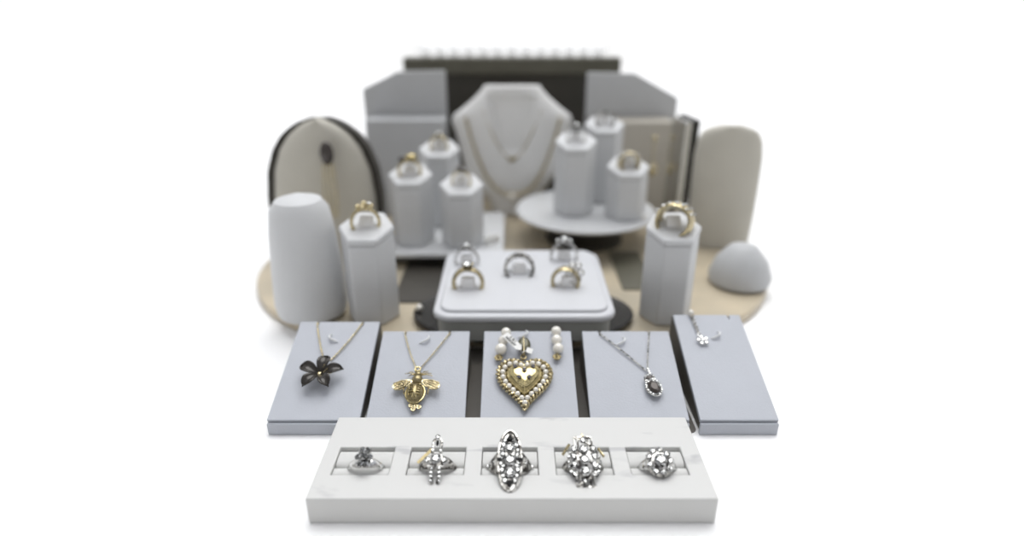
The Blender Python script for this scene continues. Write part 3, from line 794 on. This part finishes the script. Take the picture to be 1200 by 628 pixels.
q = pp[14]; MB().sphere((q[0]-.001, q[1]-.002, q[2]-.004), .0045, n=16, m=12).build('pendant', 'pearl', t)

# left oval bust, dark backing, tassel
t = thing('oval_bust', 'large pale oval necklace bust at the far left', 'bust', (-.178, .560, BZ), (0, 0, R(4)))
ks = [(0, .042), (.03, .047), (.06, .047), (.085, .044), (.105, .037), (.118, .028), (.126, .018), (.131, .009), (.133, .002)]
heightfield_bust(t, interp(ks, 40), None, .006, 'bustb', -5, bulge=.012)
b_ = heightfield_bust(t, interp([(z_, hw_+.007) for z_, hw_ in ks], 40), None, .020, 'dark', -5, 'backing', bulge=-.007)
t = thing('bead_tassel', 'gold beaded tassel necklace with dark oval stone on the oval bust', 'necklace', (-.165, .545, BZ), (R(-3), 0, 0))
mb = MB()
for k in range(4): links(mb, [(-.006+.003*k, -.003, .096), (-.008+.0042*k, -.004, .07), (-.006+.003*k, -.004, .046)], .0014)
mb.build('strands', 'gold', t)
MB().sphere((-.002, -.002, .105), .0085, (.75, .5, 1.25)).build('dark_stone', 'smoke', t)
# white rounded column in front of it
tag(MB().lathe([(.022, 0), (.0268, .003), (.0285, .012), (.0268, .040), (.0245, .070), (.0220, .088), (.0170, .095), (.006, .0985)], 48, TR(-.1605, .442, BZ)).build('bracelet_cone', 'pillar'),
    'smooth white tapering display cone at far left, behind the front stands', 'display cone')
tag(MB().lathe([(.020, 0), (.026, .002), (.027, .008), (.022, .022), (.012, .034), (.004, .037)], 40, TR(.203, .500, BZ)).build('ring_cone', 'panelg'),
    'low grey ring cone at the far right edge of the board', 'display cone')

# back left and back right earring displays
def rear(name, label, X, m1, m2, low, up, sgn):
    t = thing(name, label, 'display stand', (X, .70, BZ))
    x0, x1, h0 = low; mb = MB()
    mb._add([(x0, -.015, 0), (x1, -.015, 0), (x1, .030, 0), (x0, .030, 0), (x0, .0, h0), (x1, .0, h0), (x1, .028, h0+.001), (x0, .028, h0+.001)],
            [(3, 2, 1, 0), (4, 5, 6, 7), (0, 1, 5, 4), (1, 2, 6, 5), (2, 3, 7, 6), (3, 0, 4, 7)])
    mb.build('front_block', m1, t, bevel=.002)
    x0, x1, h1, h2 = up
    MB().prism([(x0, h0-.03), (x1, h0-.03), (x1, h2)]+([(x1-.055, h2-.001)] if sgn < 0 else [])+([(x0+.055, h1-.001)] if sgn > 0 else [])+[(x0, h1)], -.036, -.029, Matrix(((1, 0, 0, 0), (0, 0, -1, 0), (0, 1, 0, 0), (0, 0, 0, 1)))).build('back_card', m2, t, bevel=.001)
    MB().box((0, 0, 0), (abs(x1-x0)*.7, .012, h0-.002), TR((x0+x1)/2, .0365, h0/2)).build('foot', m2, t, bevel=.001)
    return t
rear('earring_display', 'grey white two-tier earring display at the back left', 0, 'panelg', 'panelg', (-.166, -.076, .108), (-.172, -.076, .138, .158), -1)
t = rear('earring_display', 'beige fronted two-tier earring display at the back right', 0, 'panelb', 'panelg', (.090, .183, .106), (.086, .192, .156, .128), 1)
t = thing('drop_earring', 'gold drop earring hung on the beige fronted display', 'earring', (.158, .6835, .070))
mb = MB(); mb.torus((0, -.002, .012), .004, .001, rx(90), n=16); mb.sphere((0, -.004, .030), .003)
links(mb, [(0, -.003, .028), (0, -.004, -.004)], .0016); mb.sphere((0, -.004, -.008), .0042, (1, .7, 1.2)); mb.build('drop', 'gold', t)
# framed mirror seen edge-on
t = thing('standing_mirror', 'narrow standing mirror with silver and black frame at back right', 'mirror', (.1845, .655, BZ), (0, R(2), R(-78)))
MB().box((0, 0, .060), (.034, .0085, .120)).build('frame', 'black', t, bevel=.001)
MB().box((0, -.0075, .060), (.032, .0065, .116)).build('glass', 'silver', t, bevel=.0006)
# right bust
t = thing('tall_bust', 'tall beige necklace bust at the far right', 'bust', (.2125, .590, BZ), (0, 0, R(-6)))
ks = [(0, .029), (.03, .031), (.06, .032), (.090, .032), (.106, .030), (.114, .026), (.119, .019), (.121, .010)]
heightfield_bust(t, interp(ks, 36), None, .010, 'bustb', -4, bulge=.010)
